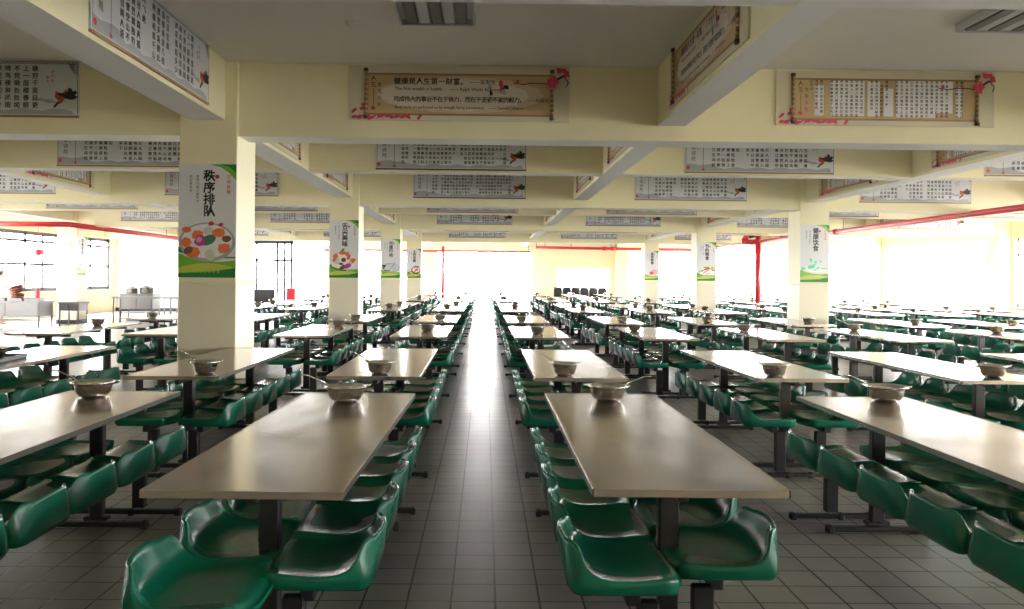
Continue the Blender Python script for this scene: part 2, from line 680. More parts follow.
def banner_grey(variant):
    root = bpy.data.objects.new('poem_banner', None)
    COL.objects.link(root)
    b = NB()
    bx(b, -BW / 2, BW / 2, -.018, 0, 0, BH, .002)
    bx(b, -BW / 2, BW / 2, -.024, 0, -.008, .012, mi=1)
    link('board', b, [GREYB, TAND if variant else BBOARD], root)
    b = NB(); y = -.0195
    # misty hills along the foot, lattice strip along the head
    pts = [(-1.13, .02)] + [(-1.13 + 2.2 * i / 22, .05 + .035 * abs(math.sin(i * .9 + variant)) + (.05 if i < 5 else 0)) for i in range(23)] + [(1.1, .02)]
    poly(b, pts[::-1], y, 0)
    for i in range(56):
        x = -1.12 + i * .04
        stroke(b, [(x, .555), (x + .02, .535), (x + .04, .555)], .006, y, 1)
    stroke(b, [(-1.13, .562), (1.13, .562)], .006, y, 1)
    for k in range(6):
        stroke(b, [(1.13, .44 + .02 * k), (1.09 - .012 * k, .44 + .02 * k), (1.09 - .012 * k, .54)], .006, y, 1)
    for xx in (-1.12, 1.13):
        stroke(b, [(xx, .02), (xx, .56)], .006, y, 1)
    link('background_print', b, [GREYD, INK], root)
    b = NB(); y = -.0205
    # title column, seal, pavilion lines and leaf
    column(b, '古诗词苑', .06, -1.01, .46, .085, y, 0, .012)
    column(b, '食堂文化', .032, -.94, .50, .05, y, 1, .004)
    blob(b, -1.09, .075, .03, .03, y, 1, .1, 6)
    stroke(b, [(-.86, .06), (-.86, .46)], .007, y, 0)
    stroke(b, [(-.80, .46), (-.92, .46)], .010, y, 0)
    blob(b, -.86, .515, .085, .022, y, 2, .4, 16)
    blob(b, -.70, .525, .05, .016, y, 2, .4, 12)
    blob(b, -.86, .045, .022, .02, y, 1, .2, 6)
    link('title_print', b, [INK, REDINK, LEAF], root)
    b = NB()
    if variant == 0:
        grid(b, 27, 7, -.76, .84, .075, .545, .040, y, 0, gaps=(2, 14), short={0: 7, 1: 6, 13: 5, 25: 4, 24: 4, 15: 5}, bold=.045)
    elif variant == 1:
        grid(b, 20, 6, -.74, .74, .075, .535, .047, y, 0, gaps=(6, 12), short={0: 6, 5: 3, 7: 4, 18: 5}, start=60, bold=.045)
    else:
        grid(b, 16, 6, -.74, .74, .075, .525, .054, y, 0, gaps=(5, 10), short={0: 6, 4: 3, 9: 4}, start=30, bold=.045)
    link('poem_text', b, [INK], root)
    b = NB()
    column(b, '诗词选', .032, .87, .46, .045, y, 0, .004)
    column(b, '唐诗', .026, .82, .40, .04, y, 1, .004)
    # splash of ink: swallow with rust wing
    blob(b, .98, .20, .085, .032, y, 2, .35, 12, .9)
    blob(b, .93, .21, .03, .05, y - .0003, 2, .35, 10, .3)
    blob(b, 1.03, .21, .10, .028, y - .0006, 1, .4, 14, -.25)
    blob(b, 1.05, .235, .06, .045, y - .0009, 1, .45, 14, .5)
    blob(b, .91, .12, .05, .014, y - .0009, 1, .3, 9, .8)
    blob(b, .80, .165, .11, .022, y, 3, .5, 16, -.12)
    link('bird_print', b, [REDINK, INK, RUST, GREYD], root)
    return root


def banner_scroll(kind):
    """opened paper scroll with rollers, plum branch and petals; kind 'lines' or 'dense'"""
    root = bpy.data.objects.new('scroll_banner', None)
    COL.objects.link(root)
    b = NB(); bx(b, -BW / 2, BW / 2, -.018, 0, 0, BH, .002)
    link('board', b, [CREAMB], root)
    b = NB(); y = -.0195
    poly(b, [(-.95, .055), (.95, .055), (.95, .49), (-.95, .49)], y, 1)
    poly(b, [(-.94, .075), (.94, .075), (.94, .47), (-.94, .47)], y - .0004, 0)
    if kind == 'lines':
        blob(b, 0, .27, .86, .188, y - .0006, 3, .03, 60)
        blob(b, -.05, .27, .76, .165, y - .0008, 2, .04, 60)
    link('paper_print', b, [TAN, TAND, TANL, mat('light_tan_print', (0.56, 0.45, 0.32), .5)], root)
    for xx in (-.965, .955):
        b = NB()
        rod(b, (xx, -.026, .03), (xx, -.026, .52), .017, 10)
        for k in range(8):
            rod(b, (xx, -.026, .08 + k * .05), (xx, -.026, .10 + k * .05), .0195, 8, mi=1)
        rod(b, (xx, -.026, .015), (xx, -.026, .045), .024, 10, mi=2)
        rod(b, (xx, -.026, .505), (xx, -.026, .535), .024, 10, mi=2)
        link('roller', b, [TAND, TAN, WOODP], root)
    b = NB(); y = -.0215
    if kind == 'lines':
        line(b, '健康是人生第一财富。', .062, -.68, .405, .076, y, 0, .045)
        line(b, '——爱默生', .042, .10, .405, .055, y, 0, .012)
        latin(b, 'The first wealth is health.', .05, -.67, .315, y, 0, .50)
        latin(b, '—— Ralph Waldo Emerson', .05, -.10, .312, y, 0, .52)
        line(b, '完成伟大的事业不在于体力，而在于坚韧不拔的毅力。', .050, -.68, .222, .0565, y, 0, .045)
        line(b, '——约翰逊', .036, .70, .222, .044, y, 0, .012)
        latin(b, 'Great works are performed not by strength, but by perseverance.', .045, -.67, .125, y, 0, .93)
        latin(b, '—— Samuel Johnson', .045, .30, .125, y, 0, .36)
    else:
        for x0, x1, z0, z1 in ((-.74, -.645, .10, .42), (-.58, -.22, .10, .465), (-.19, -.06, .10, .46), (-.02, .08, .10, .39), (.11, .52, .09, .47), (.52, .70, .14, .47), (.73, .80, .10, .41)):
            poly(b, [(x0, z0), (x1, z0), (x1, z1), (x0, z1)], y + .0004, 1)
        grid(b, 31, 10, -.80, .82, .085, .475, .026, y, 0, gaps=(3, 11, 16, 28), short={0: 3, 1: 8, 2: 9, 10: 9, 12: 8, 15: 7, 17: 9, 24: 9}, start=12, bold=.04)
    link('writing', b, [INK, WPATCH], root)
    b = NB()
    column(b, '食堂文化', .036, -.825, .37, .068, y, 0, .006)
    column(b, '人生', .05, -.885, .43, .06, y, 0, .006)
    stroke(b, [(-.885, .15), (-.885, .33)], .005, y, 0)
    blob(b, -.89, .125, .022, .022, y, 1, .1, 8)
    link('side_title', b, [INK, REDINK], root)
    b = NB(); y = -.023
    R = random.Random(3)
    for k in range(11):
        blob(b, -1.08 + k * .055, .028 + R.uniform(0, .018), .036, .018, y - .0002 * k, 0, .35, 9, R.uniform(-.5, .5))
    for px, pz in ((-1.085, .10), (-1.00, .12), (-.985, .155), (-.52, .045), (-.41, .035), (-.95, .05)):
        blob(b, px, pz, .034, .016, y - .003, 0, .25, 8, R.uniform(-1.3, 1.3))
    for px in (-.99, -.78, -.86):
        blob(b, px, .03, .024, .012, y - .004, 1, .2, 8, .3)
    link('petal_print', b, [BLOSSOM, PINKL], root)
    b = NB(); y = -.044
    stroke(b, [(.55, .40), (.66, .385), (.74, .40), (.84, .40), (.93, .39)], .010, -.0225, 0)
    stroke(b, [(.93, .36), (1.0, .43), (1.06, .47), (1.13, .48)], .022, y, 0)
    stroke(b, [(1.07, .47), (1.12, .41), (1.10, .36)], .010, y, 0)
    blob(b, .955, .41, .055, .065, y - .0003, 1, .35, 12)
    blob(b, 1.04, .53, .05, .028, y - .0003, 1, .35, 11)
    blob(b, 1.10, .50, .03, .035, y - .0006, 1, .35, 10)
    blob(b, .60, .415, .022, .016, -.0232, 1, .3, 8)
    if kind == 'lines':
        blob(b, .31, .36, .028, .045, -.0232, 2, .5, 12); blob(b, .32, .30, .018, .04, -.0232, 0, .5, 10)
        blob(b, .43, .37, .03, .05, -.0232, 1, .5, 12); blob(b, .47, .36, .03, .03, -.0235, 0, .5, 12); blob(b, .44, .31, .045, .03, -.0232, 2, .5, 12)
    link('plum_branch_print', b, [INK, BLOSSOM, GREYD], root)
    return root


PROTO = {'g0': banner_grey(0), 'g1': banner_grey(1), 'g2': banner_grey(2), 'sl': banner_scroll('lines'), 'sd': banner_scroll('dense')}
used_proto = set()


def hang(kind, loc, rz, label, cat='banner'):
    p = PROTO[kind]
    lk = 'grey poem banners on the beams' if kind[0] == 'g' else 'scroll banners on the beams'
    if kind in used_proto:
        o = dup(p, loc, rz, label, lk)
        o['category'] = cat
    else:
        used_proto.add(kind)
        p.location = loc
        p.rotation_euler = (0, 0, rz)
        tag(p, label, cat, lk)
    return p


ORD = ['first', 'second', 'third', 'fourth', 'fifth', 'sixth', 'seventh', 'eighth', 'ninth', 'tenth', 'eleventh', 'twelfth']
BAYX = [(-9.8, 'second kitchen-side bay'), (-5.33, 'kitchen-side bay beyond the pillars'), (-.33, 'bay over the central aisle'), (4.16, 'next bay on the window side'),
        (8.75, 'third bay on the window side'), (13.4, 'bay against the window wall')]
BY = [PY[0] + .05, 12.10, PY[1] + .05, 19.96, PY[2] + .05, 27.86, PY[3] + .05]
for i, by in enumerate(BY):
    prim = i % 2 == 0
    for j, (x, bn) in enumerate(BAYX):
        if abs(x) * F_PX / by > 640:
            continue
        kind = ['g1', 'g0', 'g1'][(i + j) % 3]
        z = 3.115 if prim else 3.135
        if i == 0:
            kind = {1: 'g2', 2: 'sl', 3: 'sd'}.get(j, 'g1')
            x = {1: -5.33, 2: -.28, 3: 4.14}.get(j, x)
        if i == 1 and j == 2:
            kind, x = 'g0', -.53
        if i == 1 and j == 3:
            kind = 'g1'
        if i == 2 and j == 3:
            kind = 'g1'
        desc = {'g': 'grey poem banner', 's': 'tan scroll banner'}[kind[0]]
        if kind == 'sl':
            desc = 'tan scroll banner with two bold sayings'
        if kind == 'sd':
            desc = 'tan scroll banner covered in small writing'
        hang(kind, (x, by - .001, z), 0, '%s on %s crossbeam, %s' % (desc, ORD[i], bn))
# banners on the lengthwise beams
CY = [6.52, 10.4, 14.3, 18.1, 22.1, 26.0, 29.9]
for j, (xc, hw, bn, face) in enumerate(((-7.7, .14, 'kitchen-side beam', 1), (-2.86, .18, 'beam above the kitchen-side pillars', 1), (1.92, .14, 'beam beside the central aisle', -1),
                                        (6.68, .18, 'beam above the window-side pillars', -1), (11.65, .14, 'beam near the window wall', -1))):
    for i, y in enumerate(CY):
        x = xc + hw * face
        if abs(x) * F_PX / (y + 1.2) > 545:
            continue
        kind = 'sl' if j in (2,) else 'sd'
        if j == 1 and i == 0:
            kind = 'g2'
        desc = 'grey poem banner' if kind[0] == 'g' else 'tan scroll banner'
        hang(kind, (x + .001 * face, y, 3.14), PI / 2 * face, '%s, %s cell of the lengthwise %s' % (desc, ORD[i], bn))
for k, p in PROTO.items():
    if k not in used_proto:
        for c in list(p.children):
            bpy.data.objects.remove(c)
        bpy.data.objects.remove(p)


# ------------------------------------------------------------------ pillar posters
def poster(loc, rz, title, food, label, small=('营养均衡三餐有节', '粒粒皆辛苦')):
    W, H = .588, 1.165
    root = thing('canteen_poster', label, 'poster', loc, rz, 'canteen posters on the pillars')
    b = NB(); bx(b, -W / 2, W / 2, -.010, 0, 0, H, .001)
    link('sheet', b, POSTW, root)
    b = NB(); y = -.0112
    n = 14
    def band(z0a, z1a, z0f, z1f, mi, yy):
        pts = [(-W / 2 + W * i / n, z0f(i / n)) for i in range(n + 1)] + [(W / 2 - W * i / n, z1f(1 - i / n)) for i in range(n + 1)]
        poly(b, pts, yy, mi)
    band(0, 0, lambda t: .002, lambda t: .13 + .12 * (1 - t) ** 2 + .05 * t * t, 0, y)
    band(0, 0, lambda t: .05 + .03 * t, lambda t: .10 + .05 * math.sin(PI * t), 1, y - .0003)
    band(0, 0, lambda t: .002, lambda t: .045 + .06 * t * t, 2, y - .0006)
    band(0, 0, lambda t: .20 + .06 * (1 - t) ** 2 - .06 * t * 0, lambda t: .215 + .10 * (1 - t) ** 2, 2, y - .0004) if food == 'tofu' else None
    poly(b, [(W / 2, H - .002), (.02, H - .002), (.14, H - .035), (.22, H - .09), (W / 2, H - .17)], y, 0)
    poly(b, [(W / 2, H - .002), (.12, H - .002), (.22, H - .03), (W / 2, H - .09)], y - .0003, 2)
    link('green_swoosh', b, [PGREEN, PYEL, PGREEND], root)
    b = NB()
    column(b, title, .102, .015, H - .125, .120, y, 0, .055)
    column(b, small[0], .026, -.10, H - .13, .036, y, 0, .004)
    column(b, small[1], .026, -.17, H - .13, .036, y, 0, .004)
    column(b, '文明就餐', .036, .215, H - .13, .052, y, 1, .01)
    blob(b, .10, H - .13, .022, .022, y, 1, .15, 8)
    line(b, '教职工食堂宣', .024, -.13, .062, .045, y - .001, 2, .004)
    link('lettering', b, [INK, REDINK, PYEL], root)
    b = NB(); y = -.0125
    if food == 'tofu':
        b2 = [(0, .36, .288, .19, 0)]
        blob(b, 0, .365, .288, .20, y, 0, 0, 40)
        blob(b, 0, .375, .26, .175, y - .0002, 1, 0, 40)
        items = [(-.15, .26, .075, .055, 2), (.03, .24, .055, .065, 3), (.17, .30, .07, .055, 2), (-.21, .36, .06, .05, 2), (-.10, .44, .06, .045, 2), (.01, .48, .05, .045, 3),
                 (.12, .46, .07, .05, 2), (.20, .40, .05, .035, 5), (-.19, .28, .05, .035, 5), (-.21, .49, .05, .03, 4 if 0 else 2), (0, .38, .10, .05, 6), (-.07, .385, .06, .055, 4),
                 (-.08, .39, .03, .03, 7), (.04, .555, .03, .022, 8), (.14, .545, .025, .02, 8)]
        cols = [GREYD, PLATEW, SALMON, TOFU, ORCHID, BROWNP, LEAF, PINKL, REDINK]
        for k, (x, z, rx, rz_, mi) in enumerate(items):
            blob(b, x, z, rx, rz_, y - .0004 - .0001 * k, mi, .14, 7 if mi in (2, 3) else 11, .3 * (k % 3))
    elif food == 'rolls':
        cols = [PLATEW, SALMON, BROWNP, ORCHID, LEAF, TOFU, PGREEND]
        blob(b, 0, .33, .26, .15, y, 0, 0, 36)
        stroke(b, [(-.28, .27), (-.22, .20), (-.1, .155), (.05, .145)], .025, y - .0002, 6)
        for k, (x, z, rx, rz_, mi) in enumerate([(-.02, .50, .09, .045, 1), (.06, .48, .06, .03, 1), (-.02, .56, .05, .02, 4), (-.16, .42, .07, .05, 1), (-.15, .33, .08, .05, 5), (-.19, .36, .04, .03, 1), (.17, .34, .08, .05, 1),
                                                 (.10, .42, .06, .035, 1), (.12, .30, .05, .03, 5), (.07, .24, .08, .045, 3), (-.03, .21, .07, .04, 2), (.0, .36, .05, .05, 2), (-.05, .28, .05, .025, 2), (.02, .30, .045, .02, 0), (-.02, .42, .07, .012, 0)]):
            blob(b, x, z, rx, rz_, y - .0004 - .0001 * k, mi, .2, 10, .4 * (k % 4))
    elif food == 'grey':
        cols = [PLATEW, GREYD, INK, GREYB]
        blob(b, .02, .30, .25, .14, y, 1, .02, 30)
        blob(b, .03, .31, .22, .115, y - .0003, 3, .04, 30)
        for k, (x, z, rx, rz_, mi) in enumerate([(-.18, .36, .06, .035, 2), (-.20, .30, .05, .02, 2), (.1, .40, .09, .02, 1), (-.05, .42, .08, .015, 1), (.02, .30, .10, .012, 1), (.12, .28, .07, .012, 1), (-.10, .22, .10, .012, 2)]):
            blob(b, x, z, rx, rz_, y - .0006 - .0001 * k, mi, .3, 10, .6 * (k % 3))
    elif food == 'dark':
        cols = [BROWNP, SALMON, PLATEW, LEAF, ORCHID]
        blob(b, .08, .30, .19, .15, y, 0, .03, 26)
        blob(b, .09, .32, .15, .10, y - .0003, 2, .05, 24)
        for k, (x, z, rx, rz_, mi) in enumerate([(.10, .32, .06, .07, 1), (.05, .28, .05, .03, 1), (.16, .33, .03, .05, 4), (.10, .46, .10, .02, 3), (.16, .43, .06, .02, 3), (-.18, .22, .09, .02, 0)]):
            blob(b, x, z, rx, rz_, y - .0006 - .0001 * k, mi, .25, 10, .3 * (k % 3))
    elif food == 'mint':
        cols = [MINT, PLATEW, PGREEN]
        blob(b, 0, .27, .27, .07, y, 1, .02, 24)
        for k, (x, z, rx, rz_, mi) in enumerate([(-.24, .27, .045, .03, 0), (-.06, .31, .07, .04, 0), (.05, .28, .08, .018, 0), (.18, .28, .09, .015, 0), (-.08, .45, .03, .04, 0), (.02, .41, .04, .025, 0), (.12, .42, .02, .03, 0), (-.02, .35, .05, .02, 0)]):
            blob(b, x, z, rx, rz_, y - .0006 - .0001 * k, mi, .3, 10, .3 * (k % 3))
    elif food == 'salad':
        cols = [PLATEW, PGREEN, SALMON, PYEL, PINKL, REDINK, MINT]
        blob(b, 0, .27, .24, .10, y, 0, .02, 24)
        for k, (x, z, rx, rz_, mi) in enumerate([(0, .40, .09, .03, 1), (.0, .35, .13, .022, 5), (.0, .29, .13, .03, 4), (.17, .38, .05, .05, 3), (.21, .32, .05, .03, 2), (-.2, .28, .07, .02, 6), (-.13, .30, .03, .03, 1), (.05, .22, .08, .014, 4)]):
            blob(b, x, z, rx, rz_, y - .0006 - .0001 * k, mi, .2, 10, .3 * (k % 3))
    else:
        cols = [PINKL, REDINK, PLATEW]
        blob(b, .12, .32, .14, .11, y, 0, .2, 16)
        blob(b, -.04, .30, .05, .05, y - .0003, 1, .1, 10)
        blob(b, .04, .30, .05, .05, y - .0005, 1, .1, 10)
        blob(b, 0, .26, .05, .05, y - .0007, 1, .1, 10)
    link('food_picture', b, cols, root)
    return root


poster((-2.848, PY[0] - .001, 1.475), 0, '秩序排队', 'tofu', 'poster of a plate of orange and white morsels round an orchid, nearer pillar')
poster((-2.848, PY[1] - .001, 1.475), 0, '舌尖美味', 'rolls', 'poster with a colourful round platter of rolls, kitchen-side pillar')
poster((-2.848, PY[2] - .001, 1.475), 0, '光盘行动', 'grey', 'poster with a pale grey dish, kitchen-side pillar')
poster((-2.848, PY[3] - .001, 1.475), 0, '文明用餐', 'dark', 'poster with orange food in a dark bowl, kitchen-side pillar')
poster((6.68, PY[1] - .001, 1.475), 0, '健康饮食', 'mint', 'pale poster with mint green leaves, window-side pillar')
poster((6.68, PY[2] - .001, 1.475), 0, '节约粮食', 'salad', 'poster with a red, green and yellow salad, window-side pillar')
poster((6.68, PY[3] - .001, 1.475), 0, '爱惜粮食', 'heart', 'poster with a small pink heart, window-side pillar')
poster((-12.53 + .297, PY[2] + .3, 1.475), PI / 2, '取餐排队', 'mint', 'narrow poster seen edge-on on the pillar by the serving counters')

# ------------------------------------------------------------------ tables
TL, TW, TH = 2.35, .70, .76


def make_table():
    t = thing('canteen_table', 'x', 'table')
    b = NB()
    bx(b, -TW / 2 + .004, TW / 2 - .004, .004, TL - .004, TH - .026, TH, .004, seg=2)
    link('tabletop', b, TABLE, t)
    b = NB()
    for x0, x1, y0, y1 in ((-TW / 2, -TW / 2 + .008, 0, TL), (TW / 2 - .008, TW / 2, 0, TL), (-TW / 2, TW / 2, 0, .008), (-TW / 2, TW / 2, TL - .008, TL)):
        bx(b, x0, x1, y0, y1, TH - .027, TH + .0015, .0015)
    link('steel_edging', b, EDGE, t)
    b = NB()
    bx(b, -.02, .02, .12, TL - .12, TH - .075, TH - .034, .003)
    for y in (.36, TL - .36, TL / 2):
        bx(b, -.28, .28, y - .02, y + .02, TH - .07, TH - .033, .003)
    link('underframe', b, BLACK, t)
    for y in (.36, TL - .36):
        b = NB()
        bx(b, -.04, .04, y - .025, y + .025, .05, TH - .06, .006)
        lg = link('leg', b, BLACK, t)
        b = NB()
        bx(b, -.28, .28, y - .026, y + .026, .010, .042, .010, seg=2)
        for s in (-1, 1):
            bx(b, s * .28 - .02, s * .28 + .02, y - .029, y + .029, 0, .046, .01, seg=2, mi=1)
        bx(b, -.07, .07, y - .03, y + .03, .05, .075, .006)
        link('foot', b, [BLACK, RUBBER], lg)
    return t


# ------------------------------------------------------------------ bucket seat shell: front towards +x
def seat_mesh():
    prof = [(.206, .420), (.194, .438), (.168, .447), (.12, .445), (.06, .438), (0, .433), (-.06, .432), (-.11, .437), (-.145, .446), (-.168, .460),
            (-.184, .480), (-.193, .502), (-.201, .525), (-.207, .545), (-.212, .562), (-.219, .571)]
    hw = [.166, .192, .206, .213, .217, .218, .218, .217, .213, .207, .199, .189, .177, .164, .148, .126]
    side = [.003, .006, .008, .010, .012, .014, .016, .020, .026, .032, .034, .030, .022, .014, .006, 0]
    base = {9: (-.166, .214), 10: (-.177, .211), 11: (-.186, .206), 12: (-.193, .198), 13: (-.199, .188), 14: (-.204, .174), 15: (-.208, .154)}
    BASE = {}
    nv = 17
    b = NB()
    G = []
    for (px, pz), h, s in zip(prof, hw, side):
        row = []
        for j in range(nv):
            v = -1 + 2 * j / (nv - 1)
            k = abs(v) ** 4
            back = max(0.0, min(1.0, (pz - .455) / .10)) if px < -.10 else 0
            x = px + (abs(v) * h / .2) ** 2.5 * (.058 * back + .02 * min(1, max(0, (-px - .06) / .1)) * (1 - back)) - (.03 * abs(v) ** 4 if px > .18 else 0)
            z = pz + s * k - (.010 * v * v if pz > .57 else .004 * v * v if pz > .56 else 0)
            vt = b.verts.new((x, v * h, z))
            ri = len(G)
            if ri in base and (abs(v) == 1 or ri == 15):
                BASE[vt] = Vector((base[ri][0], base[ri][1] * v, 0))
            row.append(vt)
        G.append(row)
    for i in range(len(G) - 1):
        for j in range(nv - 1):
            b.faces.new((G[i][j], G[i][j + 1], G[i + 1][j + 1], G[i + 1][j])).smooth = True
    loop = G[0] + [r[-1] for r in G[1:-1]] + G[-1][::-1] + [r[0] for r in G[1:-1]][::-1]
    rings = [loop]
    zb = .392
    for out, t in ((.005, -.003), (.010, 0.0), (.012, .012), (.010, .5), (.002, .86), (-.014, 1.0)):
        ring = []
        for v in loop:
            d = Vector((v.co.x, v.co.y, 0)).normalized()
            p = v.co + d * out
            if t == -.003:
                p.z = v.co.z + .003
            elif t == .012:
                p.z = v.co.z - .012
            else:
                if v in BASE:
                    q = BASE[v] + d * out
                    f = min(1, t * 1.15)
                    p.x += (q.x - p.x) * f
                    p.y += (q.y - p.y) * f
                p.z = v.co.z + (zb - v.co.z) * t
            ring.append(b.verts.new(p))
        rings.append(ring)
    n = len(loop)
    for A, B in zip(rings[:-1], rings[1:]):
        for i in range(n):
            b.faces.new((A[i], B[i], B[(i + 1) % n], A[(i + 1) % n])).smooth = True
    c = b.verts.new((0, 0, zb))
    for i in range(n):
        b.faces.new((rings[-1][i], c, rings[-1][(i + 1) % n]))
    return b


SEATY = [-.94, -.47, 0, .47, .94]


def seat_frame_bm(b, y):
    bx(b, -.13, .13, y - .015, y + .015, .392, .41)


def make_bench():
    t = thing('seat_row', 'x', 'bench')
    sb = seat_mesh()
    s0 = link('seat', sb, GREEN, t)
    s0.location = (0, SEATY[0], 0)
    for y in SEATY[1:]:
        s = s0.copy(); COL.objects.link(s); s.parent = t; s.location = (0, y, 0)
    b = NB()
    bx(b, -.0, .05, -1.12, 1.12, .345, .392, .004)
    for y in SEATY:
        seat_frame_bm(b, y)
    link('beam', b, BLACK, t)
    for y in (-1.1, 1.1):
        b = NB()
        bx(b, .035, .115, y - .025, y + .025, .05, .36, .006)
        p = link('post', b, BLACK, t)
        b = NB()
        bx(b, -.165, .315, y - .023, y + .023, .010, .038, .008, seg=2)
        for xx in (-.165, .315):
            bx(b, xx - .018, xx + .018, y - .026, y + .026, 0, .042, .008, seg=2, mi=1)
        link('foot', b, [BLACK, RUBBER], p)
    return t


table0 = make_table()
bench0 = make_bench()
bpy.context.view_layer.update()
# far-off benches as one mesh with the same shape
b = NB()
for ch in bench0.children:
    for o in [ch] + list(ch.children):
        me = o.data.copy()
        me.transform(Matrix.Translation(ch.location))
        n0 = len(b.faces)
        b.from_mesh(me)
        b.faces.ensure_lookup_table()
        for f in b.faces[n0:]:
            f.material_index = 0 if o.name.startswith('seat') else 1
        bpy.data.meshes.remove(me)
far_me = bpy.data.meshes.new('seat_row')
b.to_mesh(far_me); b.free()
far_me.materials.append(GREEN); far_me.materials.append(BLACK)
b = NB()
for ch in table0.children:
    for o in [ch] + list(ch.children):
        n0 = len(b.faces)
        b.from_mesh(o.data)
        b.faces.ensure_lookup_table()
        for f in b.faces[n0:]:
            f.material_index = {'tabletop': 0, 'steel_edging': 2}.get(o.name.split('.')[0], 1)
far_tb = bpy.data.meshes.new('canteen_table')
b.to_mesh(far_tb); b.free()
for m in (TABLE, BLACK, EDGE):
    far_tb.materials.append(m)

ROWS = [2.74, 5.93, 9.95, 13.3, 17.8, 21.0, 25.5, 28.7, 33.2, 36.3]
COLS = {'k4': -5.60, 'k3': -4.16, 'k2': -2.28, 'k1': -.83, 'w1': .735, 'w2': 2.35, 'w3': 3.95, 'w4': 5.55, 'w5': 7.5, 'w6': 9.1, 'w7': 10.7, 'w8': 12.35, 'w9': 13.9}
SIDE = {'k': 'kitchen', 'w': 'window'}

# ------------------------------------------------------------------ bowls, ladles
def make_bowl():
    t = thing('steel_bowl', 'x', 'bowl')
    b = NB()
    lathe(b, [(0, .002), (.066, .0), (.084, .006), (.100, .024), (.110, .048), (.116, .072), (.119, .086), (.138, .089), (.141, .093), (.137, .095), (.116, .091),
              (.112, .072), (.106, .050), (.096, .027), (.078, .010), (0, .006)], n=32)
    link('basin', b, BLADE, t)
    b = NB()
    for s in (-1, 1):
        tube(b, [(s * .136, -.022, .094), (s * .153, -.015, .097), (s * .153, .015, .097), (s * .136, .022, .094)], .003, 6)
    link('handles', b, BLADE, t)
    return t


bowl0 = make_bowl()
b = NB()
lathe(b, [(0, 0), (.070, .0), (.082, .006), (.112, .070), (.120, .088), (.141, .096), (.118, .093), (.094, .040), (.078, .012), (0, .008)], n=16)
far_bowl = bpy.data.meshes.new('steel_bowl'); b.to_mesh(far_bowl); b.free(); far_bowl.materials.append(BLADE)


def make_ladle():
    t = thing('serving_ladle', 'x', 'ladle')
    b = NB()
    tube(b, [(0, 0, .022), (-.06, .01, .06), (-.12, .02, .106), (-.22, .035, .15), (-.26, .042, .153)], .0045, 7)
    link('handle', b, STEEL, t)
    b = NB()
    lathe(b, [(0, .012), (.022, .016), (.036, .030), (.037, .031), (.023, .019), (0, .015)], (.02, 0, 0), 16)
    link('scoop', b, STEEL, t)
    return t


